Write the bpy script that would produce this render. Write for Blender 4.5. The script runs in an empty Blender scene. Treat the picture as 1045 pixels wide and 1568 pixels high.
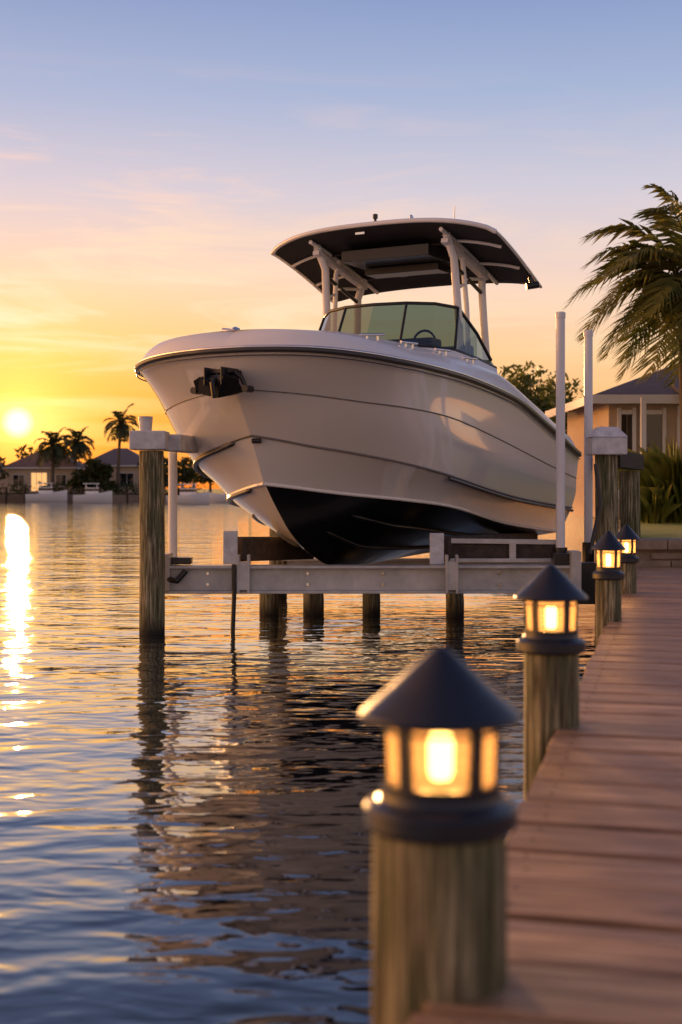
import bpy, math, random
import numpy as np
from mathutils import Vector, Matrix
random.seed(7); rnd=random.random
def U(a,b): return a+(b-a)*random.random()
scene=bpy.context.scene
scene.view_settings.view_transform='Standard'
scene.view_settings.look='None'
scene.view_settings.exposure=0
D2R=math.radians
# ---------------------------------------------------------------- helpers
def lin(r,g,b):
    f=lambda c:(c/255/12.92) if c/255<=0.04045 else ((c/255+0.055)/1.055)**2.4
    return (f(r),f(g),f(b),1)
class N:
    def __init__(s,tree): s.t=tree
    def n(s,typ,ins=None,**kw):
        nd=s.t.nodes.new(typ)
        for k,v in kw.items(): setattr(nd,k,v)
        if ins:
            for k,v in ins.items():
                if isinstance(v,bpy.types.NodeSocket): s.t.links.new(v,nd.inputs[k])
                else: nd.inputs[k].default_value=v
        return nd
    def m(s,op,a,b=None,c=None,clamp=False):
        ins={0:a}
        if b is not None: ins[1]=b
        if c is not None: ins[2]=c
        nd=s.n('ShaderNodeMath',ins,operation=op); nd.use_clamp=clamp
        return nd.outputs[0]
    def mix(s,f,a,b,blend='MIX'):
        nd=s.n('ShaderNodeMix',data_type='RGBA',blend_type=blend)
        for i,v in ((0,f),(6,a),(7,b)):
            if isinstance(v,bpy.types.NodeSocket): s.t.links.new(v,nd.inputs[i])
            else: nd.inputs[i].default_value=v
        return nd.outputs[2]
    def ramp(s,f,stops,interp='LINEAR'):
        nd=s.n('ShaderNodeValToRGB',{0:f}); cr=nd.color_ramp; cr.interpolation=interp
        while len(cr.elements)<len(stops): cr.elements.new(0.5)
        for e,(p,c) in zip(cr.elements,stops): e.position=p; e.color=c
        return nd.outputs[0]
    def link(s,a,b): s.t.links.new(a,b)
def newmat(name):
    m=bpy.data.materials.new(name); m.use_nodes=True
    t=m.node_tree; t.nodes.clear(); g=N(t)
    out=g.n('ShaderNodeOutputMaterial')
    return m,g,out
def pbr(name,col,rough=0.5,metal=0,noise=0.0,nscale=8,bump=0.0,coat=0,stretch=(1,1,1),spec=0.5,col2=None,ior=1.5,cior=1.5):
    m,g,out=newmat(name)
    b=g.n('ShaderNodeBsdfPrincipled',{'Roughness':rough,'Metallic':metal,'Coat Weight':coat,'Specular IOR Level':spec,'IOR':ior,'Coat IOR':cior})
    b.inputs['Coat Roughness'].default_value=0.04
    g.link(b.outputs[0],out.inputs[0])
    c=(*col[:3],1)
    if noise>0 or bump>0:
        tc=g.n('ShaderNodeTexCoord'); mp=g.n('ShaderNodeMapping',{0:tc.outputs['Object'],'Scale':stretch})
        nz=g.n('ShaderNodeTexNoise',{'Vector':mp.outputs[0],'Scale':nscale,'Detail':6,'Roughness':0.6})
        c2=(*col2[:3],1) if col2 else tuple(x*(1-noise) for x in c[:3])+(1,)
        f=g.m('MULTIPLY_ADD',nz.outputs[0],2.2,-0.6,clamp=True)
        g.link(g.mix(f,c2,c),b.inputs['Base Color'])
        if bump>0:
            bp=g.n('ShaderNodeBump',{'Height':nz.outputs[0],'Distance':bump,'Strength':1.0})
            g.link(bp.outputs[0],b.inputs['Normal'])
    else: b.inputs['Base Color'].default_value=c
    return m
class MB:
    def __init__(s): s.v=[];s.f=[];s.mi=[];s.sm=[]
    def add(s,vs,fs,mi=0,sm=False):
        o=len(s.v); s.v+= [tuple(p) for p in vs]
        for f in fs: s.f.append(tuple(o+i for i in f)); s.mi.append(mi); s.sm.append(sm)
    def box(s,c,size,rz=0,mi=0,M=None):
        sx,sy,sz=[a/2 for a in size]
        R=Matrix.Rotation(rz,3,'Z') if M is None else M
        vs=[Vector(c)+R@Vector((x*sx,y*sy,z*sz)) for z in(-1,1) for y in(-1,1) for x in(-1,1)]
        s.add(vs,[(0,2,3,1),(4,5,7,6),(0,1,5,4),(2,6,7,3),(0,4,6,2),(1,3,7,5)],mi)
    def beam(s,p0,p1,w,h,mi=0):
        p0=Vector(p0);p1=Vector(p1);d=(p1-p0);L=d.length;d.normalize()
        y=Vector((0,0,1)).cross(d); 
        if y.length<1e-3: y=Vector((0,1,0))
        y.normalize(); z=d.cross(y)
        R=Matrix((d,y,z)).transposed()
        s.box((p0+p1)/2,(L,w,h),mi=mi,M=R)
    def tube(s,pts,r,n=10,mi=0,caps=True,sm=True):
        pts=[Vector(p) for p in pts]; k=len(pts)
        rs=r if isinstance(r,(list,tuple)) else [r]*k
        vs=[];fs=[];prev=None
        for i,p in enumerate(pts):
            d=(pts[min(i+1,k-1)]-pts[max(i-1,0)])
            if d.length<1e-9: d=Vector((0,0,1))
            d.normalize()
            if prev is None:
                a=Vector((0,0,1)) if abs(d.z)<0.9 else Vector((1,0,0))
                x=d.cross(a).normalized()
            else:
                x=(prev-d*prev.dot(d)).normalized()
            prev=x; y=d.cross(x)
            for j in range(n):
                t=2*math.pi*j/n; vs.append(p+(x*math.cos(t)+y*math.sin(t))*rs[i])
        for i in range(k-1):
            for j in range(n):
                a=i*n+j;b=i*n+(j+1)%n; fs.append((a,b,b+n,a+n))
        s.add(vs,fs,mi,sm)
        if caps:
            s.add([vs[j] for j in range(n)],[tuple(range(n))[::-1]],mi)
            s.add([vs[(k-1)*n+j] for j in range(n)],[tuple(range(n))],mi)
    def lathe(s,prof,c=(0,0,0),n=32,mi=0,sm=True):
        for (r0,z0),(r1,z1) in zip(prof[:-1],prof[1:]):
            vs=[];fs=[]
            for r,z in((r0,z0),(r1,z1)):
                for j in range(n):
                    t=2*math.pi*j/n; vs.append((c[0]+r*math.cos(t),c[1]+r*math.sin(t),c[2]+z))
            for j in range(n): fs.append((j,(j+1)%n,n+(j+1)%n,n+j))
            s.add(vs,fs,mi,sm)
    def grid(s,rows,mi=0,sm=True,flip=False):
        n=len(rows[0]); vs=[p for r in rows for p in r]; fs=[]
        for i in range(len(rows)-1):
            for j in range(n-1):
                a=i*n+j; q=(a,a+1,a+n+1,a+n)
                fs.append(q[::-1] if flip else q)
        s.add(vs,fs,mi,sm)
    def build(s,name,mats,parent=None,bevel=0,loc=None):
        me=bpy.data.meshes.new(name); me.from_pydata(s.v,[],s.f); 
        for m in mats: me.materials.append(m)
        me.polygons.foreach_set('material_index',s.mi); me.polygons.foreach_set('use_smooth',s.sm)
        me.update()
        ob=bpy.data.objects.new(name,me); scene.collection.objects.link(ob)
        if parent: ob.parent=parent
        if loc: ob.location=loc
        if bevel:
            b=ob.modifiers.new('b','BEVEL'); b.width=bevel; b.segments=2; b.limit_method='ANGLE'
        return ob
def empty(name,loc=(0,0,0),rz=0):
    e=bpy.data.objects.new(name,None); scene.collection.objects.link(e); e.location=loc; e.rotation_euler=(0,0,rz); e.empty_display_size=0.3
    return e
# ---------------------------------------------------------------- sun + world
SAZ=D2R(-13.9); SEL=D2R(2.8)
sd=Vector((math.sin(SAZ)*math.cos(SEL),math.cos(SAZ)*math.cos(SEL),math.sin(SEL)))
L=bpy.data.lights.new('sun','SUN'); L.energy=5.0; L.angle=D2R(0.6); L.color=(1,0.50,0.18)
so=bpy.data.objects.new('sun',L); scene.collection.objects.link(so)
so.rotation_euler=sd.to_track_quat('Z','Y').to_euler(); so.location=(-20,80,20)
w=bpy.data.worlds.new('World'); scene.world=w; w.use_nodes=True; wt=w.node_tree; wt.nodes.clear(); g=N(wt)
tc=g.n('ShaderNodeTexCoord'); sx=g.n('ShaderNodeSeparateXYZ',{0:tc.outputs['Generated']})
X,Y,Z=sx.outputs
zz=g.m('MAXIMUM',Z,0.0)
base=g.ramp(zz,[(0,lin(248,164,92)),(0.05,lin(249,190,134)),(0.10,lin(248,211,176)),(0.15,lin(239,213,206)),(0.22,lin(203,205,222)),
   (0.29,lin(157,180,217)),(0.37,lin(116,147,200)),(0.6,lin(92,110,154)),(1,lin(78,90,128))])
az=g.m('ARCTAN2',X,Y)
sdz=g.m('SUBTRACT',az,SAZ)
right=g.m('MAXIMUM',sdz,0.0); left=g.m('MAXIMUM',g.m('MULTIPLY',sdz,-1.0),0.0)
daz=g.m('ABSOLUTE',sdz)
warmc=g.ramp(zz,[(0,lin(244,110,22)),(0.03,lin(252,138,34)),(0.065,lin(254,168,58)),(0.10,lin(254,194,104)),(0.15,lin(250,211,168)),(0.22,lin(211,200,210)),(0.28,lin(168,182,214))])
q=g.m('POWER',g.m('ADD',g.m('DIVIDE',right,0.42),g.m('DIVIDE',left,1.9)),1.6)
q2=g.m('POWER',g.m('DIVIDE',zz,0.26),3.0)
warm=g.m('EXPONENT',g.m('MULTIPLY',g.m('ADD',q,q2),-1.0))
back=g.m('MULTIPLY_ADD',Y,-0.5,0.5)
low=g.m('MULTIPLY_ADD',zz,-1.2,1.0,clamp=True)
bcol=g.mix(g.m('MULTIPLY',g.m('MULTIPLY',back,0.85),low,clamp=True),base,lin(200,168,146))
col=g.mix(warm,bcol,warmc)
# added bright golden lobe, unseen left of frame, to gild the starboard hull
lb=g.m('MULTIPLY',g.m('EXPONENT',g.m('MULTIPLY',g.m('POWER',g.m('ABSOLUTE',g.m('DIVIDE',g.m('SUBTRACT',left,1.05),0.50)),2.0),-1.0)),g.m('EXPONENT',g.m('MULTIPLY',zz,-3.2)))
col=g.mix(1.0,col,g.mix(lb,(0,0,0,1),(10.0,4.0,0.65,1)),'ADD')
# wispy clouds
cv=g.n('ShaderNodeCombineXYZ',{0:g.m('MULTIPLY',az,5.0),1:g.m('MULTIPLY',Z,40.0),2:5.7})
n1=g.n('ShaderNodeTexNoise',{'Vector':cv.outputs[0],'Scale':0.85,'Detail':9,'Roughness':0.62,'Distortion':0.8})
cl=g.m('MULTIPLY_ADD',n1.outputs[0],6.5,-3.1,clamp=True)
band=g.m('MULTIPLY',g.m('MULTIPLY_ADD',Z,-8.0,2.5,clamp=True),g.m('MULTIPLY',Z,14,clamp=True))
side=g.m('EXPONENT',g.m('MULTIPLY',g.m('POWER',g.m('DIVIDE',daz,0.38),2.0),-1.0))
cf=g.m('MULTIPLY',g.m('MULTIPLY',cl,band),side)
ccol=g.ramp(zz,[(0.05,lin(255,206,118)),(0.12,lin(255,234,196)),(0.24,lin(255,214,198))])
col=g.mix(g.m('MULTIPLY',cf,0.9),col,ccol)
# sun glow
nv=g.n('ShaderNodeVectorMath',{0:tc.outputs['Generated'],1:tuple(sd)},operation='DOT_PRODUCT')
ang=g.m('ARCCOSINE',g.m('MINIMUM',nv.outputs['Value'],1.0))
halo=g.m('EXPONENT',g.m('MULTIPLY',ang,-34.0)); halo2=g.m('EXPONENT',g.m('MULTIPLY',ang,-10.0))
disc=g.m('MULTIPLY_ADD',ang,-110.0,1.4,clamp=True)
col=g.mix(1.0,col,g.mix(halo,(0,0,0,1),(1.3,0.80,0.22,1)),'ADD')
col=g.mix(1.0,col,g.mix(halo2,(0,0,0,1),(0.38,0.12,0.005,1)),'ADD')
col=g.mix(1.0,col,g.mix(disc,(0,0,0,1),(3.0,2.1,0.9,1)),'ADD')
sky=g.n('ShaderNodeTexSky',sky_type='NISHITA'); sky.sun_disc=False; sky.sun_elevation=SEL; sky.sun_rotation=SAZ%(2*math.pi)
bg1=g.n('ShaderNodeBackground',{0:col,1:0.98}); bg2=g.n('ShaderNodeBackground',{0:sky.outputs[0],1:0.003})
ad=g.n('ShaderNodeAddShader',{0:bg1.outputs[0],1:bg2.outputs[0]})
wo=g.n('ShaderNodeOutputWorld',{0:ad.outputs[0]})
# ---------------------------------------------------------------- materials
gel=pbr('gelcoat_white',(0.83,0.80,0.76),0.12,coat=1.0,noise=0.03,nscale=1.5,ior=1.6,cior=1.75)
deckw=pbr('deck_white',(0.82,0.82,0.82),0.3,coat=0.2,noise=0.04,nscale=3)
blackp=pbr('bottom_paint_black',(0.008,0.009,0.012),0.3,coat=0.2,noise=0.4,nscale=3)
rub_and_shade=pbr('rub_rail_and_crease_shade',(0.05,0.05,0.055),0.35)
chrome=pbr('stainless',(0.7,0.7,0.7),0.15,metal=1)
blackm=pbr('black_plastic',(0.015,0.015,0.017),0.35)
canvas=pbr('canopy_fabric',(0.020,0.019,0.024),0.7,noise=0.4,nscale=6,bump=0.004)
tubew=pbr('powder_white',(0.75,0.74,0.73),0.3)
alum=pbr('aluminium',(0.62,0.60,0.57),0.42,metal=0.2,noise=0.35,nscale=5)
pvc=pbr('pvc_white',(0.78,0.79,0.82),0.35,noise=0.12,nscale=5,stretch=(1,1,.3))
capw=pbr('cap_white',(0.76,0.76,0.78),0.6,noise=0.4,nscale=9,bump=0.004)
navy=pbr('lantern_metal',(0.014,0.019,0.032),0.34,noise=0.3,nscale=30,bump=0.0006)
bunk=pbr('bunk_carpet',(0.09,0.065,0.05),0.9,noise=0.7,nscale=12,bump=0.01)
seatm=pbr('seat_vinyl',(0.22,0.21,0.20),0.5)
def glassmat(name,tint,f=0.25):
    m,g,out=newmat(name)
    t=g.n('ShaderNodeBsdfTransparent',{0:tint}); gl=g.n('ShaderNodeBsdfGlossy',{0:(1,1,1,1),'Roughness':0.03})
    fr=g.n('ShaderNodeFresnel',{'IOR':1.5}); k=g.m('ADD',fr.outputs[0],f*0.2,clamp=True)
    mx=g.n('ShaderNodeMixShader',{0:k,1:t.outputs[0],2:gl.outputs[0]}); g.link(mx.outputs[0],out.inputs[0]); return m
wglass=glassmat('windshield_glass',(0.14,0.21,0.175,1))
def lampglass():
    m,g,out=newmat('lantern_glass')
    t=g.n('ShaderNodeBsdfTransparent',{0:(1,.82,.52,1)}); e=g.n('ShaderNodeEmission',{0:(1.0,0.44,0.13,1),1:0.95})
    d=g.n('ShaderNodeBsdfTranslucent',{0:(0.30,0.19,0.09,1)})
    a=g.n('ShaderNodeAddShader',{0:e.outputs[0],1:d.outputs[0]})
    mx=g.n('ShaderNodeMixShader',{0:0.40,1:t.outputs[0],2:a.outputs[0]}); g.link(mx.outputs[0],out.inputs[0]); return m
lglass=lampglass()
def emis(name,c,s):
    m,g,out=newmat(name); e=g.n('ShaderNodeEmission',{0:(*c,1),1:s}); g.link(e.outputs[0],out.inputs[0]); return m
bulbm=emis('bulb',(1.0,0.66,0.26),11.0)
def pilemat():
    m,g,out=newmat('piling_wood')
    tc=g.n('ShaderNodeTexCoord'); mp=g.n('ShaderNodeMapping',{0:tc.outputs['Object'],'Scale':(1,1,0.06)})
    a=g.n('ShaderNodeTexNoise',{'Vector':mp.outputs[0],'Scale':34,'Detail':8,'Roughness':0.7})
    mp2=g.n('ShaderNodeMapping',{0:tc.outputs['Object'],'Scale':(1,1,0.35)})
    b=g.n('ShaderNodeTexNoise',{'Vector':mp2.outputs[0],'Scale':9,'Detail':4})
    mp3=g.n('ShaderNodeMapping',{0:tc.outputs['Object'],'Scale':(1,1,0.03)})
    k=g.n('ShaderNodeTexVoronoi',{'Vector':mp3.outputs[0],'Scale':30},feature='DISTANCE_TO_EDGE')
    crack=g.m('SUBTRACT',1.0,g.m('MULTIPLY',k.outputs['Distance'],14,clamp=True),clamp=True)
    c=g.ramp(a.outputs[0],[(0.36,(0.030,0.026,0.014,1)),(0.49,(0.20,0.165,0.09,1)),(0.62,(0.56,0.48,0.30,1))])
    c=g.mix(g.m('MULTIPLY_ADD',b.outputs[0],3,-1.1,clamp=True),c,g.mix(0.6,c,(0.075,0.11,0.035,1)))
    c=g.mix(g.m('MULTIPLY',crack,0.65),c,(0.03,0.024,0.014,1))
    geo=g.n('ShaderNodeNewGeometry'); z=g.n('ShaderNodeSeparateXYZ',{0:geo.outputs['Position']}).outputs[2]
    wet=g.m('MULTIPLY_ADD',g.m('ADD',z,g.m('MULTIPLY',b.outputs[0],0.25)),-5,1.75,clamp=True)
    c=g.mix(wet,c,(0.018,0.016,0.010,1))
    hh=g.m('SUBTRACT',a.outputs[0],g.m('MULTIPLY',crack,0.5))
    bp=g.n('ShaderNodeBump',{'Height':hh,'Distance':0.014})
    s=g.n('ShaderNodeBsdfPrincipled',{'Base Color':c,'Roughness':0.8,'Normal':bp.outputs[0]}); g.link(s.outputs[0],out.inputs[0]); return m
pile=pilemat()
def deckmat():
    m,g,out=newmat('deck_boards')
    tc=g.n('ShaderNodeTexCoord'); at=g.n('ShaderNodeAttribute',attribute_name='bid')
    off=g.n('ShaderNodeVectorMath',{0:tc.outputs['Object'],1:at.outputs['Vector']},operation='ADD')
    mp=g.n('ShaderNodeMapping',{0:off.outputs[0],'Scale':(0.8,11,11)})
    a=g.n('ShaderNodeTexNoise',{'Vector':mp.outputs[0],'Scale':3,'Detail':9,'Roughness':0.68})
    b=g.n('ShaderNodeTexNoise',{'Vector':off.outputs[0],'Scale':2.6,'Detail':5})
    c=g.ramp(a.outputs[0],[(0.35,(0.12,0.062,0.030,1)),(0.5,(0.38,0.218,0.115,1)),(0.65,(0.68,0.46,0.28,1))])
    c=g.mix(g.m('MULTIPLY_ADD',b.outputs[0],2.6,-1.0,clamp=True),c,g.mix(0.55,c,(0.34,0.25,0.175,1)))
    sp=g.n('ShaderNodeSeparateXYZ',{0:at.outputs['Vector']})
    c=g.mix(g.m('MULTIPLY',g.m('FRACT',g.m('MULTIPLY',sp.outputs[0],0.37)),0.45),c,(0.17,0.09,0.05,1))
    bp=g.n('ShaderNodeBump',{'Height':a.outputs[0],'Distance':0.005})
    s=g.n('ShaderNodeBsdfPrincipled',{'Base Color':c,'Roughness':g.m('MULTIPLY_ADD',b.outputs[0],0.4,0.26),'Normal':bp.outputs[0],'Specular IOR Level':0.4}); g.link(s.outputs[0],out.inputs[0]); return m
deckm=deckmat()
darkwood=pbr('dark_wood',(0.05,0.035,0.02),0.85,noise=0.6,nscale=10,bump=0.01,stretch=(.3,.3,2))
# ---------------------------------------------------------------- water
def watermat():
    m,g,out=newmat('water')
    tc=g.n('ShaderNodeTexCoord')
    def nz(scale,stretch,rot,det=2,dist=0.3):
        mp=g.n('ShaderNodeMapping',{0:tc.outputs['Object'],'Scale':stretch,'Rotation':(0,0,rot)})
        return g.n('ShaderNodeTexNoise',{'Vector':mp.outputs[0],'Scale':scale,'Detail':det,'Roughness':0.5,'Distortion':dist}).outputs[0]
    a=nz(0.5,(0.55,1.15,1),0.15,1); b=nz(1.6,(0.6,1.15,1),-0.15,1.5,0.7); c=nz(4.2,(0.6,1.2,1),0.2,1.5,0.6); d=nz(11,(0.7,1.1,1),-0.3,1.5,0.4)
    h=g.m('ADD',g.m('ADD',g.m('MULTIPLY',a,0.055),g.m('MULTIPLY',b,0.030)),g.m('ADD',g.m('MULTIPLY',c,0.0125),g.m('MULTIPLY',d,0.0014)))
    bp=g.n('ShaderNodeBump',{'Height':h,'Distance':1.0,'Strength':1.0})
    df=g.n('ShaderNodeBsdfDiffuse',{0:(0.004,0.006,0.009,1)})
    gl=g.n('ShaderNodeBsdfGlossy',{0:(1,1,1,1),'Roughness':0.025,'Normal':bp.outputs[0]})
    lw=g.n('ShaderNodeLayerWeight',{'Blend':0.5,'Normal':bp.outputs[0]})
    fac=g.m('MULTIPLY_ADD',g.m('POWER',lw.outputs['Facing'],3.5),1.12,0.015,clamp=True)
    mx=g.n('ShaderNodeMixShader',{0:fac,1:df.outputs[0],2:gl.outputs[0]})
    g.link(mx.outputs[0],out.inputs[0]); return m
mb=MB(); mb.add([(-3000,-300,0),(3000,-300,0),(3000,5000,0),(-3000,5000,0)],[(0,1,2,3)])
mb.build('water',[watermat()])
# ---------------------------------------------------------------- terrain
grass=pbr('grass',(0.22,0.27,0.035),0.9,noise=0.6,nscale=2.5,bump=0.03,col2=(0.10,0.14,0.02))
stone=pbr('seawall_stone',(0.34,0.26,0.19),0.85,noise=0.5,nscale=6,bump=0.03)
conc=pbr('concrete',(0.48,0.40,0.32),0.8,noise=0.25,nscale=5,bump=0.003)
shore=[(3.75,16.1),(4.7,21),(6.3,30),(7.6,45),(9,70),(14,120),(30,240),(400,240),(400,-40),(60,-40),(30,10),(14,16.1)]
mb=MB(); mb.add([(x,y,1.0) for x,y in shore],[tuple(range(len(shore)))[::-1]])
mb.build('ground',[grass])
mb=MB()
for i in range(6):
    (x0,y0),(x1,y1)=shore[i],shore[i+1]; mb.beam((x0,y0,0.1),(x1,y1,0.1),0.3,1.72)
mb.beam((3.6,16.1,0.1),(14,16.1,0.1),0.3,1.72)
for i in range(26): mb.box((3.75+i*.42,16.05+U(-.01,.01),1.02+U(-.004,.004)),(.41,.46,0.12))
for r_ in range(2):
    for i in range(24): mb.box((3.8+i*.45+(r_%2)*.2,15.94+U(-.015,.01),.78+r_*.1),(.44,.05,.085))
mb.build('seawall',[stone],bevel=0.012)
mb=MB(); 
for i in range(9): mb.box((4.75+i*1.25,17.2,1.004),(1.235,1.6,0.03))
mb.build('patio_path',[conc],bevel=0.01)
fs=[(-700,176),(-70,172),(-38,170),(-20,174),(-5,190),(10,235),(40,300),(900,330),(1500,3000),(-1500,3000)]
mb=MB(); mb.add([(x,y,0.9) for x,y in fs],[tuple(range(len(fs)))])
for i in range(7):
    (x0,y0),(x1,y1)=fs[i],fs[i+1]; mb.beam((x0,y0,0.2),(x1,y1,0.2),0.5,1.3,mi=1)
mb.build('far_shore',[grass,stone])
# ---------------------------------------------------------------- foliage helpers
def leafmat(name,c,c2,tr=0.35):
    m,g,out=newmat(name)
    tc=g.n('ShaderNodeTexCoord'); a=g.n('ShaderNodeTexNoise',{'Vector':tc.outputs['Object'],'Scale':1.8,'Detail':4})
    cc=g.mix(g.m('MULTIPLY_ADD',a.outputs[0],3,-1,clamp=True),(*c,1),(*c2,1))
    s=g.n('ShaderNodeBsdfPrincipled',{'Base Color':cc,'Roughness':0.55}); t=g.n('ShaderNodeBsdfTranslucent',{0:cc})
    mx=g.n('ShaderNodeMixShader',{0:tr,1:s.outputs[0],2:t.outputs[0]}); g.link(mx.outputs[0],out.inputs[0]); return m
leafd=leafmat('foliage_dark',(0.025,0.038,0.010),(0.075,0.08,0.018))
leafm=leafmat('foliage_green',(0.06,0.09,0.018),(0.17,0.17,0.035),0.4)
leafp=leafmat('palm_leaf',(0.07,0.105,0.022),(0.23,0.20,0.04),0.42)
leafy=leafmat('shrub_leaf',(0.12,0.17,0.025),(0.38,0.34,0.05),0.45)
bark=pbr('bark',(0.16,0.12,0.085),0.9,noise=0.5,nscale=12,bump=0.02,stretch=(1,1,3))
def leafcloud(mb,c,r,n,size,mi=1):
    for _ in range(n):
        while True:
            p=Vector((U(-1,1),U(-1,1),U(-1,1)))
            if 0.25<p.length<1: break
        p=Vector((p.x*r[0],p.y*r[1],p.z*r[2]))+Vector(c)
        a=Vector((U(-1,1),U(-1,1),U(-1,1))).normalized(); b=a.cross(Vector((U(-1,1),U(-1,1),U(-1,1)))).normalized()
        s=size*U(.5,1.2)
        mb.add([p-a*s,p-b*s*.4,p+a*s,p+b*s*.4],[(0,1,2,3)],mi)
def tree(name,x,y,z,h,r,n=1600,size=0.22,clumps=16,mat=leafd):
    mb=MB(); th=h*0.4
    mb.tube([(0,0,-.1),(U(-.1,.1),0,th*.6),(U(-.2,.2),0,th)],[h*.035,h*.028,h*.02],8)
    for i in range(clumps):
        a=U(0,6.28); rr=r*math.sqrt(rnd())*.8; cz=h*U(.35,.9)
        k=1-0.5*(cz/h-.35)
        c=(rr*k*math.cos(a),rr*k*math.sin(a),cz)
        mb.tube([(0,0,th*.8),((c[0])*.5,(c[1])*.5,(th+cz)/2*.95),c],[h*.014,h*.009,h*.004],5)
        q=r*U(.28,.48); leafcloud(mb,c,(q,q,q*.75),n//clumps,size)
    return mb.build(name,[bark,mat],loc=(x,y,z))
def palm(name,x,y,z,h,fl,nf=22,nl=26,lean=(0.3,0),wind=(0,0),lw=0.035,minel=-25,mat=leafp,tr=0.16):
    mb=MB(); pts=[];rs=[]
    for i in range(9):
        t=i/8; pts.append((lean[0]*t*t,lean[1]*t*t,h*t)); rs.append(tr*(1.25-.5*t) if i else tr*1.6)
    mb.tube(pts,rs,10)
    top=Vector(pts[-1])
    leafcloud(mb,top,(tr*1.8,tr*1.8,tr*1.6),60,0.25*fl*.3,0)
    for k in range(nf):
        a=k*2.39996+U(-.2,.2); el=D2R(82-(82-minel)*((k+.5)/nf)**0.85)
        L=fl*U(.82,1.08); d=Vector((math.cos(a)*math.cos(el),math.sin(a)*math.cos(el),math.sin(el)))
        p=top.copy(); ns=14; path=[p.copy()]
        for i in range(ns):
            d=(d+Vector((wind[0]*.06,wind[1]*.06,-0.105-0.05*math.cos(el)))*(0.6+1.1*i/ns)).normalized()
            p=p+d*(L/ns); path.append(p.copy())
        mb.tube(path,[0.022*fl/2.5*(1-.85*i/ns) for i in range(ns+1)],4,mi=1,caps=False)
        for j in range(nl):
            t=0.12+0.88*(j+rnd()*.5)/nl; f=t*ns; i=min(int(f),ns-1); q=path[i].lerp(path[i+1],min(1,f-i))
            dd=(path[i+1]-path[i]).normalized(); sd_=dd.cross(Vector((0,0,1)))
            if sd_.length<.05: sd_=Vector((1,0,0))
            sd_.normalize(); up=sd_.cross(dd)
            ll=L*0.30*math.sin(math.pi*min(1,(0.12+t*.86)))**.6*U(.8,1.1)
            for sg in(-1,1):
                o=(sd_*sg*.75+dd*.55+up*U(-.05,.25)).normalized()
                m1=q+o*ll*.5+Vector((0,0,-.05*ll)); e=q+o*ll+Vector((wind[0]*.1,0,-U(.25,.55)*ll))
                wv=dd*lw*fl/2.5
                mb.add([q-wv*.6,q+wv*.6,m1+wv,e,m1-wv],[(0,1,2,3,4)],1)
    return mb.build(name,[bark,mat],loc=(x,y,z))
def grassy(name,x,y,z,r,h,n,lw,mat):
    mb=MB()
    for _ in range(n):
        a=U(0,6.28); q=r*math.sqrt(rnd()); b=Vector((q*math.cos(a),q*math.sin(a),0)); o=Vector((math.cos(a+U(-.6,.6)),math.sin(a+U(-.6,.6)),0))*U(.1,.7)*h
        hh=h*U(.5,1.1); s=Vector((-o.y,o.x,0)).normalized()*lw
        m1=b+o*.35+Vector((0,0,hh*.7)); e=b+o+Vector((0,0,hh*U(.7,1)))
        mb.add([b-s*.5,b+s*.5,m1+s,e,m1-s],[(0,1,2,3,4)],0)
    return mb.build(name,[mat],loc=(x,y,z))
palm('palm_tree',7.20,27,1.0,4.95,2.55,nf=30,nl=38,lean=(-.15,0),wind=(-1.0,0),lw=.034)
grassy('shrub',6.30,26.4,1,0.25,.8,110,.03,leafy)
grassy('shrub',6.95,26.8,1,0.35,1.75,200,.04,leafy)
mb=MB(); 
for i in range(12): leafcloud(mb,(U(-.5,1.4),U(-.4,.4),U(.1,.75)),(.32,.3,.28),130,.06,0)
mb.build('shrub',[leafy],loc=(6.6,27.2,1))
tree('tree',8.6,60,1,6.6,2.2,2600,.2,24,leafm); tree('tree',11.0,66,1,6.4,2.6,2600,.2,24,leafm); tree('tree',13.5,64,1,5.2,2.4,2200,.2,22,leafm)
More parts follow.
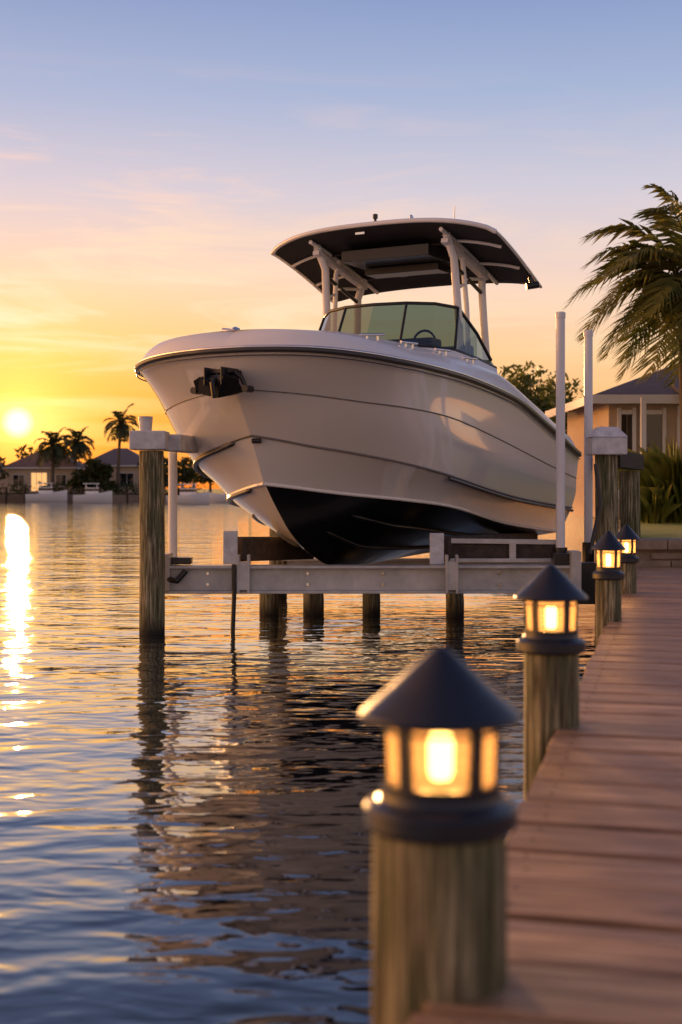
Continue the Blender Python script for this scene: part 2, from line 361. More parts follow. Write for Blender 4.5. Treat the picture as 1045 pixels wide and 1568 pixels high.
# ---------------------------------------------------------------- houses
roofd=pbr('roof_shingle_dark',(0.13,0.12,0.135),0.8,noise=0.4,nscale=3,bump=0.02,stretch=(.4,.4,6))
roofb=pbr('roof_tile_brown',(0.20,0.13,0.10),0.85,noise=0.4,nscale=2,bump=0.02)
wallb=pbr('stucco_beige',(0.60,0.44,0.29),0.85,noise=0.15,nscale=3,bump=0.003)
wallw=pbr('stucco_cream',(0.66,0.50,0.38),0.85,noise=0.15,nscale=3)
trim=pbr('trim_white',(0.7,0.68,0.65),0.6)
wing=pbr('window_glass',(0.02,0.022,0.025),0.06,spec=0.8)
litg=emis('lit_window',(1.0,0.5,0.18),1.2)
def house(name,x0,x1,y0,y1,z0,ze,zr,wins,roof,wall,oh=0.5,lit=()):
    e=empty(name,(x0,y0,z0)); X=x1-x0;Yd=y1-y0;H=ze-z0
    mb=MB(); mb.box((X/2,Yd/2,H/2),(X,Yd,H)); mb.build('walls',[wall],e)
    mb=MB(); ins=min(Yd/2+oh,X/2)*.95; R=zr-z0
    a=[(-oh,-oh,H),(X+oh,-oh,H),(X+oh,Yd+oh,H),(-oh,Yd+oh,H),(ins-oh,Yd/2,R),(X+oh-ins,Yd/2,R)]
    mb.add(a,[(0,1,5,4),(1,2,5),(2,3,4,5),(3,0,4),(3,2,1,0)])
    mb.build('roof',[roof],e)
    mb=MB(); mb.box((X/2,-oh,H-.08),(X+2*oh+.06,.05,.2)); mb.box((-oh,Yd/2,H-.08),(.05,Yd+2*oh,.2)); mb.box((X+oh,Yd/2,H-.08),(.05,Yd+2*oh,.2)); mb.build('fascia',[trim],e)
    fr=MB(); gl=MB()
    for k,(wx,wz,ww,wh,nm) in enumerate(wins):
        gl.box((wx,-.01,wz),(ww,.06,wh),mi=1 if k in lit else 0)
        for sx_ in(-1,1): fr.box((wx+sx_*ww/2,-.04,wz),(.08,.1,wh+.2))
        for sz in(-1,1): fr.box((wx,-.045,wz+sz*wh/2),(ww-.1,.09,.1))
        for q in range(1,nm): fr.box((wx-ww/2+ww*q/nm,-.043,wz),(.06,.085,wh-.1))
    gl.build('windows',[wing,litg],e); fr.build('window_frames',[trim],e)
    return e
e=house('house',6.15,16,30,35.5,1.0,3.8,4.95,[(.40,1.5,.34,1.9,1),(1.0,1.5,.52,1.9,1),(2.1,1.5,1.0,2.0,2),(5.2,1.35,2.2,1.9,3)],roofd,wallb,.5)
mb=MB(); 
mb.add([(1.5,-.9,2.82),(8,-.9,2.82),(8,2,3.55),(1.5,2,3.55),(1.5,-.9,2.74),(8,-.9,2.74),(8,2,3.47),(1.5,2,3.47)],[(0,1,2,3),(7,6,5,4),(0,4,5,1),(0,3,7,4),(1,5,6,2)])
for px in(.62,1.6,5.3,7.8): mb.box((px,-.75,1.38),(.11,.11,2.72),mi=1)
mb.build('porch',[roofd,trim],e)
house('house',-46,-37,180,190,.9,4.6,7.2,[(1.6,1.9,1.6,1.6,2),(4.4,1.7,2.2,2.6,3),(7.4,1.9,1.4,1.6,2)],roofb,wallw,.7,lit=(1,))
house('house',-36.5,-28,186,197,.9,5,7.6,[(1.6,2,1.6,1.6,2),(6,2,2,2,2)],roofd,wallw,.7)
house('house',-66,-50,185,196,.9,4.8,7.6,[(3,2,2,1.6,2),(8,2,3,2,3)],roofb,wallw,.7)
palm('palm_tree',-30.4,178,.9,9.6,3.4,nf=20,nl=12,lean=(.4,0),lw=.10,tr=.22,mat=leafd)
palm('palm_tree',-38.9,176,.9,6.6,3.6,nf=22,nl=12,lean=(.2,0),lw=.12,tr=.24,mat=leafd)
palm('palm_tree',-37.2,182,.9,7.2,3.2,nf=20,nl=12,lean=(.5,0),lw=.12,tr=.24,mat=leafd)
def treeline(name,pts,n,size,seed=1):
    mb=MB()
    for (x,y,h,r) in pts:
        mb.tube([(x,y,.8),(x+U(-.3,.3),y,h*.6)],[.25,.15],6)
        for _ in range(8):
            q=r*U(.35,.6); leafcloud(mb,(x+U(-r,r)*.7,y+U(-r,r)*.6,.9+h*U(.3,.85)),(q,q,q*.7),n//8,size)
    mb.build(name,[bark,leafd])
treeline('distant_trees',[(-44.5,191,7.6,2.8),(-41,195,6.8,3),(-48,178,6.2,2.5),(-34.7,176,5.0,2.1),(-33.3,177,5.0,2.0),(-32,177,4.2,1.6),(-25.5,181,4.6,2.2),(-22.5,185,5.2,2.4),(-19,190,4.8,2.6),(-14,200,6,3),(-10,205,5,3),(-29,205,7,3.2),(-24,215,7,3.5),
  (-5,230,7,4),(2,245,7,4),(10,280,8,5),(20,300,8,5),(32,310,8,5),(-62,200,8,4),(-75,190,7,4),(-90,190,7,5)],420,.55)
mb=MB(); 
for i in range(60): leafcloud(mb,(U(-60,-18),U(175,179),U(1.0,2.0)),(1.6,.8,.9),26,.35,0)
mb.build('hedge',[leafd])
mb=MB()
for i in range(9):
    x=-50+i*2.4; mb.tube([(x,167,-.3),(x,167,1.9)],.16,8)
mb.box((-41,168,1.05),(20,2.2,.16)); 
for i in range(5):
    x=-27.5+i*2.2; mb.tube([(x,168,-.3),(x,168,1.7)],.15,8)
mb.box((-23.5,169.5,1.0),(9,1.6,.15))
mb.build('distant_dock',[darkwood])
def smallboat(name,x,y,L,H,rz):
    e=empty(name,(x,y,0),rz); mb=MB(); rows=[]
    for i in range(11):
        t=i/10; w_=L*.17*(1-max(0,(t-.5)/.5)**2.2); zt=H*(.42+.22*t*t)
        rows.append([(t*L-L/2,-w_,zt),(t*L-L/2,-w_*.82,.05),(t*L-L/2,0,-.15+.5*max(0,t-.7)),(t*L-L/2,w_*.82,.05),(t*L-L/2,w_,zt)])
    mb.grid(rows,0,True); mb.grid([[r[0],r[4]] for r in rows],0); mb.add(rows[0],[(0,1,2,3,4)])
    mb.build('hull',[deckw],e)
    mb=MB(); mb.box((-L*.02,0,H*.62),(L*.34,L*.2,H*.32)); mb.box((-L*.04,0,H*.98),(L*.42,L*.24,.1))
    for a in(-1,1):
        for b in(-1,1): mb.tube([(L*.14*a-L*.03,L*.09*b,H*.7),(L*.14*a-L*.03,L*.09*b,H)],.04,6)
    mb.build('cabin',[deckw],e,bevel=.05)
    mb=MB(); mb.box((-L*.02,0,H*.67),(L*.345,L*.205,H*.13)); mb.build('cabin_windows',[wing],e)
smallboat('cabin_cruiser',-28.5,150,4.4,2.3,.15)
smallboat('cabin_cruiser',-16.3,140,4.6,2.2,-.2)
smallboat('cabin_cruiser',-13.2,155,5.0,2.0,3.3)
smallboat('cabin_cruiser',-36.5,162,5.0,2.4,.1)
# ---------------------------------------------------------------- dock
DZ=0.75; th=D2R(14.2); O=Vector((0.85,5.18,0))
dk=empty('wooden_dock',(O.x,O.y,0),-th)
mb=MB(); pitch=0.275; k=0; bid=[]
yy=-7.0
while yy<11.0:
    wd=pitch-0.024; x0=U(-.014,.014); dz=U(-.003,.003)
    mb.box((x0+1.3,yy+pitch/2,DZ-.02+dz),(2.6,wd,.04)); bid+=[(k*1.7+.1,k*3.1,0)]*8
    yy+=pitch; k+=1
ob=mb.build('boards',[deckm],dk,bevel=0.007)
at=ob.data.attributes.new('bid','FLOAT_VECTOR','POINT'); at.data.foreach_set('vector',[c for b in bid for c in b])
mb=MB()
for x in(.09,1.3,2.5): mb.box((x,2,DZ-.16),(.09,18,.22))
for y in np.arange(-6,11,2.4): mb.box((1.3,y,DZ-.37),(2.5,.12,.18))
mb.build('joists',[darkwood],dk)
mb=MB()
yy=-7.0
while yy<11.0:
    for x in(.09,1.3):
        for o in(.07,.19): mb.lathe([(0,.0015),(.006,.001),(.006,0)],c=(x+U(-.008,.008),yy+.012+o,DZ+.0035),n=8)
    yy+=pitch
mb.build('deck_screws',[darkwood],dk)
mb=MB()
for y in np.arange(-5.8,11,4.5):
    mb.tube([(2.75,y,-1.5),(2.75,y,DZ+.1)],.12,16)
mb.build('rear_pilings',[pile],dk)
posts=[(0.194,2.54,.132,1.048,1.01),(0.844,5.25,.110,1.050,.94),(1.925,9.4,.092,1.052,.78),(2.60,11.9,.088,1.03,.78)]
for (x,y,r,zt,sc) in posts:
    mb=MB(); n=40; rows=[]
    ph=U(0,6)
    for i in range(14):
        z=-1.5+(zt+1.5)*i/13; row=[]
        for j in range(n+1):
            t=2*math.pi*(j%n)/n; rr=r*(1+.018*math.sin(3*t+ph)+.012*math.sin(7*t+ph*2)+.006*math.sin(z*5+2*t))
            row.append((rr*math.cos(t),rr*math.sin(t),z))
        rows.append(row)
    mb.grid(rows,0,True); mb.add(rows[-1][:-1],[tuple(range(n))])
    mb.build('dock_piling',[pile],loc=(x,y,0))
    e=empty('dock_lantern',(x,y,zt)); s=sc
    mb=MB()
    mb.lathe([(0,-.004),(.140*s,-.004),(.147*s,.004),(.148*s,.036),(.142*s,.044),(.125*s,.050),(.119*s,.056),(.116*s,.066),(.0,.066)],n=48)
    mb.build('base_collar',[navy],e)
    mb=MB(); mb.lathe([(.100*s,.066),(.114*s,.066),(.115*s,.086),(.100*s,.086)],n=48)
    mb.lathe([(.102*s,.205),(.119*s,.205),(.121*s,.222),(.100*s,.222)],n=48)
    mb.lathe([(.102*s,.184),(.1115*s,.184),(.1115*s,.189),(.102*s,.189)],n=48)
    for j in range(5):
        a=math.atan2(-y,-x)+math.pi/5*(1+2*j)
        p0=(.108*s*math.cos(a),.108*s*math.sin(a),.08); p1=(.113*s*math.cos(a),.113*s*math.sin(a),.215)
        mb.beam(p0,p1,.026*s,.010*s)
    mb.build('cage',[navy],e)
    mb=MB(); mb.lathe([(.0,.346),(.010*s,.344),(.020*s,.337),(.06*s,.302),(.10*s,.265),(.135*s,.236),(.155*s,.219),(.158*s,.213),(.155*s,.206),(.13*s,.207),(.0,.212)],n=48)
    mb.build('conical_roof',[navy],e)
    mb=MB(); mb.lathe([(.101*s,.07),(.104*s,.15),(.106*s,.212)],n=48); mb.build('glass',[lglass],e)
    mb=MB(); mb.lathe([(0,.085),(.018*s,.087),(.024*s,.10),(.025*s,.160),(.020*s,.175),(0,.18)],n=20); mb.build('bulb',[bulbm],e)
    l=bpy.data.lights.new('lamp_light','POINT'); l.energy=13; l.color=(1,.50,.18); l.shadow_soft_size=.04
    lo=bpy.data.objects.new('lamp_light',l); scene.collection.objects.link(lo); lo.parent=e; lo.location=(0,0,.14)
# ---------------------------------------------------------------- boat
boat=empty('motorboat',(-1.36,14.5,0),D2R(62))
def P(t,s,z): return (t,-s,z)
def interp(xs,ys):
    xs=np.array(xs,float); ys=np.array(ys,float)
    h=np.diff(xs); dl=np.diff(ys)/h; m=np.zeros(len(xs)); m[0]=dl[0]; m[-1]=dl[-1]
    for i in range(1,len(xs)-1):
        m[i]=0 if dl[i-1]*dl[i]<=0 else 2/(1/dl[i-1]+1/dl[i])
    def f(x):
        x=min(max(x,xs[0]),xs[-1]); i=min(int(np.searchsorted(xs,x,side='right'))-1,len(xs)-2)
        q=(x-xs[i])/h[i]; return float((2*q**3-3*q*q+1)*ys[i]+(q**3-2*q*q+q)*h[i]*m[i]+(-2*q**3+3*q*q)*ys[i+1]+(q**3-q*q)*h[i]*m[i+1])
    return f
TL=7.6
def hw(t,t0,W,l,p,e):
    q=min(1,max(0,(t-t0)/l)); return W*(1-(1-q)**p)**e
zR=interp([.1,.6,1,2.5,4.4,6,7.6],[3.24,3.15,3.11,3.06,2.92,2.60,2.22])
zN=interp([.34,1,2.5,4,6,7.6],[2.82,2.66,2.54,2.36,2.08,1.86])
zS=interp([.68,1,2,3,5,7.6],[2.31,2.17,1.94,1.80,1.58,1.40])
zC=interp([.97,1.5,2.2,3,5,7.6],[1.75,1.64,1.56,1.48,1.22,1.02])
zK=interp([.99,1.25,1.6,2.1,2.68,3.5,5,7.6],[1.75,1.47,1.15,.87,.70,.68,.72,.80])
cur=[(0.10,1.84,2.3,4.8,.46,zR),(.34,1.79,2.4,4.4,.84,zN),(.68,1.71,2.7,4.0,.92,zS),(.97,1.52,3.1,3.5,.96,zC)]
NU=80
us=[(i/NU) for i in range(NU+1)]
def cpt(k,u):
    if k==4:
        t=.99+(TL-.99)*u**2; return (t,0,zK(t))
    t0,W,l,p,e,zf=cur[k]; t=t0+(TL-t0)*u**2
    W2=W*(1-.07*min(1,max(0,(t-2.6)/4.5)))
    return (t,hw(t,t0,W2,l,p,e),zf(t))
C=[[cpt(k,u) for u in us] for k in range(5)]
def strip(mb,k0,k1,side,mi,nsub=5,bulge=0.0,f0=0,f1=1,urange=None):
    rows=[]
    for i,u in enumerate(us):
        if urange and not(urange[0]<=u<=urange[1]): continue
        a=C[k0][i]; b=C[k1][i]; row=[]
        for j in range(nsub+1):
            f=f0+(f1-f0)*j/nsub; bl=bulge*math.sin(math.pi*f)*min(1,a[1]/1.0)
            row.append(P(a[0]+(b[0]-a[0])*f,side*(max(0,a[1]+(b[1]-a[1])*f+bl)),a[2]+(b[2]-a[2])*f))
        rows.append(row)
    mb.grid(rows,mi,True,flip=(side>0))
mb=MB()
for side in(1,-1):
    strip(mb,0,1,side,0,6,-.02); strip(mb,1,2,side,0,6,.03); strip(mb,2,3,side,0,5,-.04)
    if side>0: strip(mb,3,4,side,1,8,.03)
    else:
        strip(mb,3,4,side,0,8,.03,urange=(0,.5005)); strip(mb,3,4,side,1,8,.03,urange=(.4995,1))
tr=[P(C[k][-1][0],C[k][-1][1],C[k][-1][2]) for k in range(5)]+[P(C[k][-1][0],-C[k][-1][1],C[k][-1][2]) for k in (3,2,1,0)]
mb.add(tr,[tuple(range(9))])
mb.build('hull',[gel,blackp],boat)
greyl=pbr('groove_grey',(0.17,0.155,0.145),0.4)
mb=MB()
for side in(1,-1):
    rr=[P(p[0]-.012*(p[1]<.4),side*(p[1]+.012*(p[1]>0)),p[2]) for p in C[0]]
    mb.tube(rr,.032,8,mi=0); mb.tube([(p[0],p[1]*1.008,p[2]+.03) for p in rr],.018,8,mi=1)
    mb.tube([(p[0],p[1]*1.002,p[2]-.065) for p in rr],.008,6,mi=0)
    mb.tube([P(p[0],side*(p[1]+.002),p[2]) for p in C[1]],.009,6,mi=2)
    mb.tube([P(p[0],side*(p[1]+.004),p[2]) for p in C[2]],.016,6,mi=2)
    if side>0: mb.tube([P(p[0],side*(p[1]+.012),p[2]-.045) for i,p in enumerate(C[2]) if us[i]>.50],.024,6,mi=0)
    else:
        pts=[P(p[0],side*(p[1]+.0),p[2]-.03) for i,p in enumerate(C[2]) if .12<us[i]<.8]; mb.tube(pts,[.008]+[.03]*(len(pts)-1),6,mi=0)  # dark tube stands in for the shadow under the starboard crease
        pts=[P(p[0],side*(p[1]-.005),p[2]-.03) for i,p in enumerate(C[3]) if .16<us[i]<.8]; mb.tube(pts,[.008]+[.034]*(len(pts)-1),6,mi=0)
    mb.tube([P(p[0],side*(p[1]+.004),p[2]) for p in C[3]],.022,6,mi=3)
    for f in(.35,.68):
        pts=[]
        for i,u in enumerate(us):
            if u<.36 or u>.95: continue
            a=C[3][i];b=C[4][i]; pts.append(P(a[0]+(b[0]-a[0])*f,side*(a[1]+(b[1]-a[1])*f+.02),a[2]+(b[2]-a[2])*f-.01))
        mb.tube(pts,[.004]+[.026]*(len(pts)-2)+[.004],6,mi=4 if side>0 else 3)
mb.build('rails_strakes_and_crease_shade',[rub_and_shade,chrome,greyl,gel,blackp],boat)
mb=MB()
def inset(p,d,dz):
    t=min(p[0]+d*(1-min(1,p[1]/1.5)),TL); return (t,max(0,p[1]-d*(0.35+.65*min(1,p[1]/1.2))),p[2]+dz)
def rise(t): return .24+.12*min(1,max(0,(t-1.5)/3))
G0=[inset(p,.02,.045) for p in C[0]]; G1=[inset(p,.10,rise(p[0])*.75) for p in C[0]]; G2=[inset(p,.24,rise(p[0])) for p in C[0]]
for side in(1,-1):
    rows=[]
    for a,b,c in zip(G0,G1,G2):
        row=[]
        for j in range(7):
            f=j/6; q=tuple((1-f)**2*x+2*f*(1-f)*y+f*f*z_ for x,y,z_ in zip(a,b,c)); row.append(P(q[0],side*q[1],q[2]))
        rows.append(row)
    mb.grid(rows,0,True,flip=(side<0))
TC=3.9
rows=[]
for p in G2:
    if p[0]>TC+.05: break
    w_=p[1]; zc=max(p[2],3.46+.14*min(1,p[0]/1.5)); row=[]
    for j in range(17):
        f=-1+2*j/16; row.append(P(p[0],f*w_,p[2]+(zc-p[2])*(1-abs(f)**2.4)))
    rows.append(row)
mb.grid(rows,0,True)
last=rows[-1]; mb.grid([last,[(a[0]+.001,a[1],2.05) for a in last]],0,False)
for side in(1,-1):
    rows=[]
    for p in G2:
        if p[0]<TC-.1: continue
        rows.append([P(p[0],side*p[1],p[2]),P(p[0],side*(p[1]-.2),p[2]),P(p[0],side*(p[1]-.23),p[2]-.05),P(p[0],side*(p[1]-.23),2.05 if p[2]>2.3 else p[2]-.2)])
    mb.grid(rows,0,False,flip=(side<0))
mb.add([P(TC,-1.4,2.1),P(TC,1.4,2.1),P(TL-.02,1.35,2.1),P(TL-.02,-1.35,2.1)],[(0,1,2,3)])
e_=C[0][-1]; mb.box((TL-.12,0,e_[2]+.05),(.24,e_[1]*2-.3,.5))
mb.build('deck',[deckw],boat)
mb=MB()
mb.box((4.35,0,2.9),(.8,1.5,1.5)); mb.box((4.55,0,3.72),(.35,1.3,.16))
mb.box((5.6,.35,2.9),(.55,.6,.35)); mb.box((5.85,.35,3.35),(.14,.6,.95)); mb.box((5.6,-.35,2.9),(.55,.6,.35)); mb.box((5.85,-.35,3.35),(.14,.6,.95))
mb.box((5.7,0,2.4),(.6,1.3,.7)); mb.box((7.1,0,2.4),(.5,2.2,.6))
mb.build('console_and_seats',[seatm],boat,bevel=.05)
mb=MB(); mb.tube([(4.75+.03*math.cos(a),-.35+.19*math.cos(a),3.75+.19*math.sin(a)) for a in np.linspace(0,6.28,20)],.018,6)
mb.build('steering_wheel',[blackm],boat)
wb=[(5.15,-1.27),(4.6,-1.22),(4.05,-1.12),(3.80,-.87),(3.62,-.5),(3.55,0),(3.62,.5),(3.80,.87),(4.05,1.12),(4.6,1.22),(5.15,1.27)]
wtz=[3.52,3.86,4.17,4.21,4.22,4.22,4.22,4.21,4.17,3.86,3.52]
bz=[3.40,3.48,3.55,3.58,3.60,3.60,3.60,3.58,3.55,3.48,3.40]
bot=[P(t,s,z) for (t,s),z in zip(wb,bz)]; top=[P(t+.30*min(1,(z-zb)/.6),s*.93,z) for (t,s),z,zb in zip(wb,wtz,bz)]
mb=MB(); mb.grid([bot,top],0,False); mb.build('windshield_glass',[wglass],boat)
mb=MB(); mb.tube(top,.024,8); mb.tube(bot,.03,8)
for i in(2,4,6,8): mb.tube([bot[i],top[i]],.02,8)
mb.build('windshield_frame',[blackm],boat)
mb=MB()
rows=[[(b[0],b[1],b[2]+.01),(b[0]-.06,b[1]*1.04,b[2]-.03),(b[0]-.10,b[1]*1.08,b[2]-.35)] for b in bot]
mb.grid(rows,0,True); mb.build('windshield_coaming',[deckw],boat)
# T-top
mb=MB(); NT=24
def can(f,gq):
    w_=1.72-.02*gq; tf=3.72+.30*abs(f)**3.5; tr_=6.15-.30*abs(f)**3
    t=tf+(tr_-tf)*gq; z=5.28-.13*abs(f)**2.5-.48*gq**1.25-.06*abs(f)**6
    return t,f*w_,z
rows_t=[];rows_b=[]
for i in range(NT+1):
    gq=i/NT; rt=[];rb=[]
    for j in range(33):
        f=-1+j/16; t,s_,z=can(f,gq); ed=min(1,(1-abs(f))*8,gq*10+.15,(1-gq)*10+.15); ed=max(ed,0)
        rt.append(P(t,s_,z+.055*ed**.5)); rb.append(P(t,s_,z-.035*ed**.5))
    rows_t.append(rt); rows_b.append(rb)
mb.grid(rows_t,0,True); mb.grid(rows_b,1,True,flip=True)
edge=[rows_t[0][j] for j in range(33)]+[rows_t[i][32] for i in range(1,NT+1)]+[rows_t[NT][j] for j in range(31,-1,-1)]+[rows_t[i][0] for i in range(NT-1,-1,-1)]
mb.tube([edge[i] for i in range(33)],.032,8,mi=0)
mb.tube(edge[32:],.022,8,mi=0)
mb.build('hardtop_canopy',[gel,canvas],boat)
mb=MB()
def under(f,gq,d=.07): t,s_,z=can(f,gq); return P(t,s_,z-d)
for f in(-.58,.58):
    mb.tube([under(f,gq) for gq in np.linspace(.04,.94,10)],.03,8)
for f0,f1,gq in((-.95,-.6,.25),(.6,.95,.25),(-.95,-.6,.62),(.6,.95,.62)):
    mb.tube([under(f0+(f1-f0)*i/4,gq) for i in range(5)],.022,8)
for gq in(.3,.72): mb.tube([under(-.58+1.16*i/8,gq,.075) for i in range(9)],.022,8,mi=1)
for s in(-1,1):
    a=under(.58*s,.12,.08); b=under(.56*s,.38,.08); c=under(.56*s,.72,.08)
    mb.tube([a,P(4.30,s*1.0,4.85),P(4.38,s*1.02,4.2),P(4.45,s*1.05,3.4),P(4.45,s*1.05,2.6)],.056,10)
    mb.tube([b,P(4.62,s*1.0,4.8),P(4.66,s*1.04,4.2),P(4.68,s*1.06,3.4),P(4.7,s*1.06,2.6)],.036,10)
    mb.tube([c,P(5.32,s*1.0,4.55),P(5.34,s*1.02,4.1),P(5.4,s*1.06,3.3),P(5.4,s*1.06,2.4)],.056,10)
    mb.tube([P(4.32,s*1.0,4.75),P(5.30,s*1.0,4.5)],.028,8,mi=1)
    mb.tube([P(4.70,s*1.0,4.62),P(5.32,s*1.0,4.70)],.022,8)
    mb.tube([P(4.42,s*1.02,4.45),P(4.66,s*1.02,4.55)],.02,8)
    mb.beam(P(4.0,s*.99,5.04),P(5.5,s*.98,4.74),.10,.06)
mb.build('hardtop_frame',[tubew,blackm],boat)
mb=MB()
mb.box(P(4.55,0,4.98),(.75,1.35,.16)); mb.box(P(4.9,0,4.84),(.35,1.15,.10))
for f,gq in((-.35,.5),(.35,.5),(-.2,.72),(.2,.72)):
    t,s_,z=can(f,gq); mb.lathe([(0,-.06),(.10,-.06),(.12,-.03),(.12,0)],c=P(t,s_,z-.03),n=16)
t,s_,z=can(.97,.80); mb.tube([P(t,s_,z-.02),P(t+.03,s_+.02,z-.14)],.03,8); mb.tube([P(t,s_-.05,z-.17),P(t+.1,s_+.1,z-.14)],.05,10)
mb.tube([P(4.0,-.05,5.31),P(4.0,-.05,5.46)],.02,8); mb.lathe([(0,.10),(.035,.09),(.035,.03),(0,.02)],c=P(4.0,-.05,5.40),n=12)
mb.lathe([(0,.04),(.05,.03),(.05,0)],c=P(4.0,-.05,5.33),n=12)
mb.build('hardtop_electronics',[blackm],boat,bevel=.01)
mb=MB(); mb.tube([P(4.4,.95,5.15),P(4.4,.97,5.58)],[.014,.008],6); mb.lathe([(.0,.20),(.03,.17),(.05,.04),(.05,0)],c=P(4.1,.45,5.26),n=12)
for f,gq in((-.12,.06),(.4,.5),(-.62,.5)):
    t,s_,z=can(f,gq); mb.box(P(t,s_,z-.05),(.06,.14,.03))
mb.build('antenna_and_lights',[chrome],boat)
# anchor + roller on stem
mb=MB(); AO=.16
def a3(t,s,z): return P(t+AO,s*1.1,z)
mb.box(a3(-.02,0,3.0),(.34,.30,.045)); mb.box(a3(-.10,.10,2.94),(.36,.02,.2)); mb.box(a3(-.10,-.10,2.94),(.36,.02,.2))
mb.tube([a3(-.18,-.13,2.91),a3(-.18,.13,2.91)],.055,12)
mb.tube([a3(.1,0,2.98),a3(-.15,0,2.98),a3(-.28,0,2.86),a3(-.24,0,2.70)],[.03,.03,.035,.03],8)
for s in(-1,1):
    mb.add([a3(-.24,0,2.86),a3(-.30,s*.14,2.94),a3(-.24,s*.26,2.90),a3(-.12,s*.29,2.77),a3(-.10,s*.18,2.74),a3(-.18,0,2.70),
            a3(-.20,0,2.86),a3(-.26,s*.14,2.91),a3(-.20,s*.24,2.87),a3(-.09,s*.26,2.77),a3(-.07,s*.18,2.76),a3(-.14,0,2.72)],
            [(0,1,2,3,4,5),(11,10,9,8,7,6),(0,6,7,1),(1,7,8,2),(2,8,9,3),(3,9,10,4),(4,10,11,5)])
    mb.tube([a3(-.05,s*.10,3.0),a3(-.1,s*.24,2.93),a3(-.06,s*.27,2.80)],.028,8)
    mb.tube([a3(-.16,s*.31,2.80),a3(-.02,s*.31,2.80)],.04,10)
mb.build('anchor_and_roller',[blackm],boat,bevel=.006)
mb=MB()
def cleat(t,s,z,rz):
    c,sn=math.cos(rz),math.sin(rz)
    for k in(-.06,.06): mb.tube([P(t+k*c,s+k*sn,z-.02),P(t+k*c,s+k*sn,z+.045)],.014,6)
    mb.tube([P(t-.14*c,s-.14*sn,z+.045),P(t+.14*c,s+.14*sn,z+.045)],.018,8)
for i in(26,36,46,54): 
    for side in(-1,1):
        p=G2[i]; cleat(p[0],side*(p[1]-.02),p[2]+.015,.3*side if i>30 else 1.0*side)
mb.lathe([(0,.10),(.05,.08),(.07,.03),(.07,0)],c=P(.5,-.1,3.46),n=14); mb.tube([P(.45,.0,3.48),P(.47,-.25,3.52)],.03,8)
mb.lathe([(0,.06),(.045,.05),(.05,0)],c=P(.57,-.75,3.42),n=12)
mb.build('cleats_and_bow_light',[chrome],boat)
mb=MB(); mb.tube([P(.68,.02,2.25),P(.70,.12,2.25)],.03,10); mb.build('bow_eye',[blackm],boat)
mb=MB()
for s in(-.42,.42):
    rows=[]
    for z,a,b in((2.1,.18,.16),(2.25,.30,.22),(2.6,.34,.25),(2.95,.30,.22),(3.08,.2,.14)):
        rows.append([(8.05+a*math.cos(q)*1.2,s+b*math.sin(q),z) for q in np.linspace(0,2*math.pi,17)])
    mb.grid(rows,0,True); mb.add(rows[-1][:-1],[tuple(range(16))])
    mb.box((8.05,s,1.6),(.28,.16,1.1)); mb.box((8.1,s,1.05),(.6,.1,.1)); mb.tube([(7.85,s,.75),(8.4,s,.75)],[.06,.07],10); mb.box((7.75,s,2.0),(.3,.3,.35))
mb.build('outboard_motors',[blackm],boat,bevel=.02)
# ---------------------------------------------------------------- boat lift
lift=empty('boat_lift')
def ibeam(mb,p0,p1,h,w):
    p0=Vector(p0);p1=Vector(p1); mb.beam(p0,p1,.05,h-.03)
    o=Vector((0,0,h/2)); mb.beam(p0+o,p1+o,w,.035); mb.beam(p0-o,p1-o,w,.035)
mb=MB(); ibeam(mb,(-2.12,15.7,.61),(2.85,15.75,.61),.30,.26); ibeam(mb,(-1.0,20.6,.45),(3.6,20.6,.45),.26,.24)
for x,y in((-1.16,15.58),(1.32,15.58)):
    mb.box((x-.06,y,.68),(.03,.16,.46)); mb.box((x+.06,y,.68),(.03,.16,.46)); mb.box((x,y-.06,.66),(.10,.03,.34))
mb.box((2.80,15.7,.70),(.12,.34,.50)); mb.box((-2.1,15.68,.70),(.12,.32,.44))
mb.beam((1.3,16.0,1.06),(2.75,16.05,1.04),.05,.06); mb.beam((1.3,15.98,.82),(2.75,16.0,.82),.08,.05); mb.box((2.1,15.99,.93),(.08,.06,.2))
mb.build('cradle_beams',[alum],lift,bevel=.006)
mb=MB()
for x in(-1.6,-.4,.5,1.9,2.4): 
    for z in(.55,.68): mb.tube([(x,15.705,z),(x,15.66,z)],.018,8)
mb.build('bolts',[chrome],lift)
mb=MB()
for p0,p1 in(((-1.28,15.85,.965),(-.45,17.6,.90)),((1.22,15.95,.965),(3.0,20.6,.86))):
    mb.beam(p0,p1,.22,.30)
mb.beam((1.3,16.1,.93),(2.75,16.1,.93),.12,.20)
mb.build('bunks',[bunk],lift,bevel=.02)
mb=MB(); mb.box((-1.33,15.72,.99),(.17,.08,.40)); mb.box((1.16,15.82,.97),(.17,.08,.38)); mb.build('bunk_end_caps',[capw],lift,bevel=.01)
mb=MB()
mb.tube([(-2.06,16,.72),(-2.06,16,2.15)],.055,14); mb.tube([(2.68,15.95,.86),(2.68,15.95,3.84)],.056,16); mb.tube([(3.22,17,.3),(3.22,17,3.74)],.056,16)
for p in((2.68,15.95,3.84),(3.22,17,3.74)): mb.lathe([(.062,-.06),(.064,.0),(.05,.015),(0,.02)],c=p,n=16)
mb.build('guide_poles',[pvc],lift)
mb=MB(); mb.tube([(2.68,15.95,.78),(2.68,15.95,.98)],.085,12); mb.box((2.66,15.75,.84),(.22,.2,.16)); mb.tube([(3.22,17,.5),(3.22,17,1.0)],.08,12)
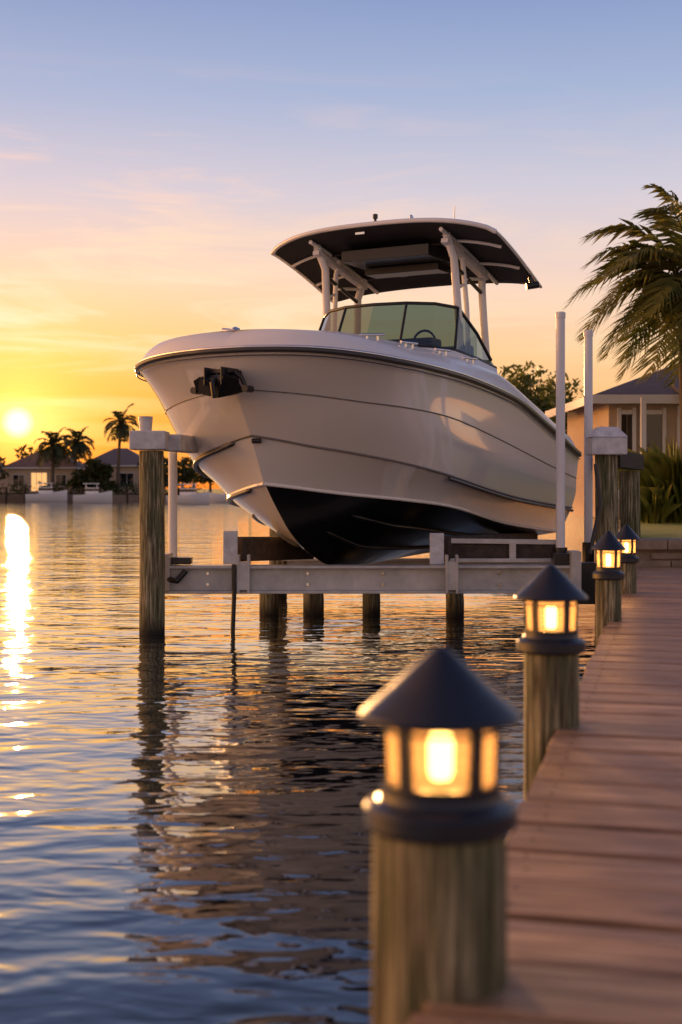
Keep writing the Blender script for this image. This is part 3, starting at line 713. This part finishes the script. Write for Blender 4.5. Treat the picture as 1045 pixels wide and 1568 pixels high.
mb.tube([(-1.27,15.5,.8),(-1.27,15.5,.4),(-1.29,15.5,-.1)],.03,8); mb.tube([(-2.05,15.55,.62),(-1.95,15.5,.60),(-1.85,15.55,.72)],.04,8)
mb.box((-1.95,15.75,.83),(.3,.2,.08)); mb.box((2.95,15.9,.55),(.3,.25,.5)); mb.tube([(3.05,16.0,.9),(3.2,16.1,1.5),(3.15,16.15,2.0)],.03,8)
mb.build('brackets_and_cables',[blackm],lift,bevel=.01)
mb=MB()
for x,y,r,z in((-2.22,15.3,.148,2.14),(3.33,16.4,.145,2.13),(4.15,18.8,.15,1.95),(-.98,17.6,.13,.40),(-.38,17.6,.14,.40),(.40,17.6,.12,.40),(1.5,17.3,.12,.40),(-1.0,20.6,.14,2.1)):
    mb.tube([(x,y,-1.5),(x+.01,y,z*.5),(x,y,z)],[r*1.04,r,r*.97],20)
mb.build('pilings',[pile],lift)
mb=MB()
mb.box((-2.24,15.3,2.26),(.42,.40,.22)); mb.beam((-2.0,15.4,2.24),(-1.3,19.0,2.24),.22,.2)
mb.box((3.33,16.4,2.23),(.44,.44,.22)); 
mb.add([(3.33+a*.23,16.4+b*.23,2.34) for a,b in((-1,-1),(1,-1),(1,1),(-1,1))]+[(3.33+a*.12,16.4+b*.12,2.47) for a,b in((-1,-1),(1,-1),(1,1),(-1,1))],[(0,1,5,4),(1,2,6,5),(2,3,7,6),(3,0,4,7),(4,5,6,7)])
mb.lathe([(.07,0),(.085,.17),(0,.17)],c=(-2.28,15.25,2.37),n=14)
mb.build('piling_caps',[capw],lift,bevel=.015)
mb=MB(); mb.beam((3.45,16.6,2.08),(4.35,19.2,2.08),.2,.22); mb.build('top_beam',[darkwood,],lift,bevel=.01)
# ---------------------------------------------------------------- camera
cam=bpy.data.cameras.new('camera'); co=bpy.data.objects.new('camera',cam); scene.collection.objects.link(co)
co.location=(0,0,1.7); co.rotation_euler=(D2R(90),0,0)
cam.sensor_fit='AUTO'; cam.sensor_width=36; cam.lens=36*2000/1568; cam.shift_y=-36/1568
cam.clip_start=.1; cam.clip_end=6000
cam.dof.use_dof=True; cam.dof.focus_distance=15.8; cam.dof.aperture_fstop=1.9
scene.camera=co
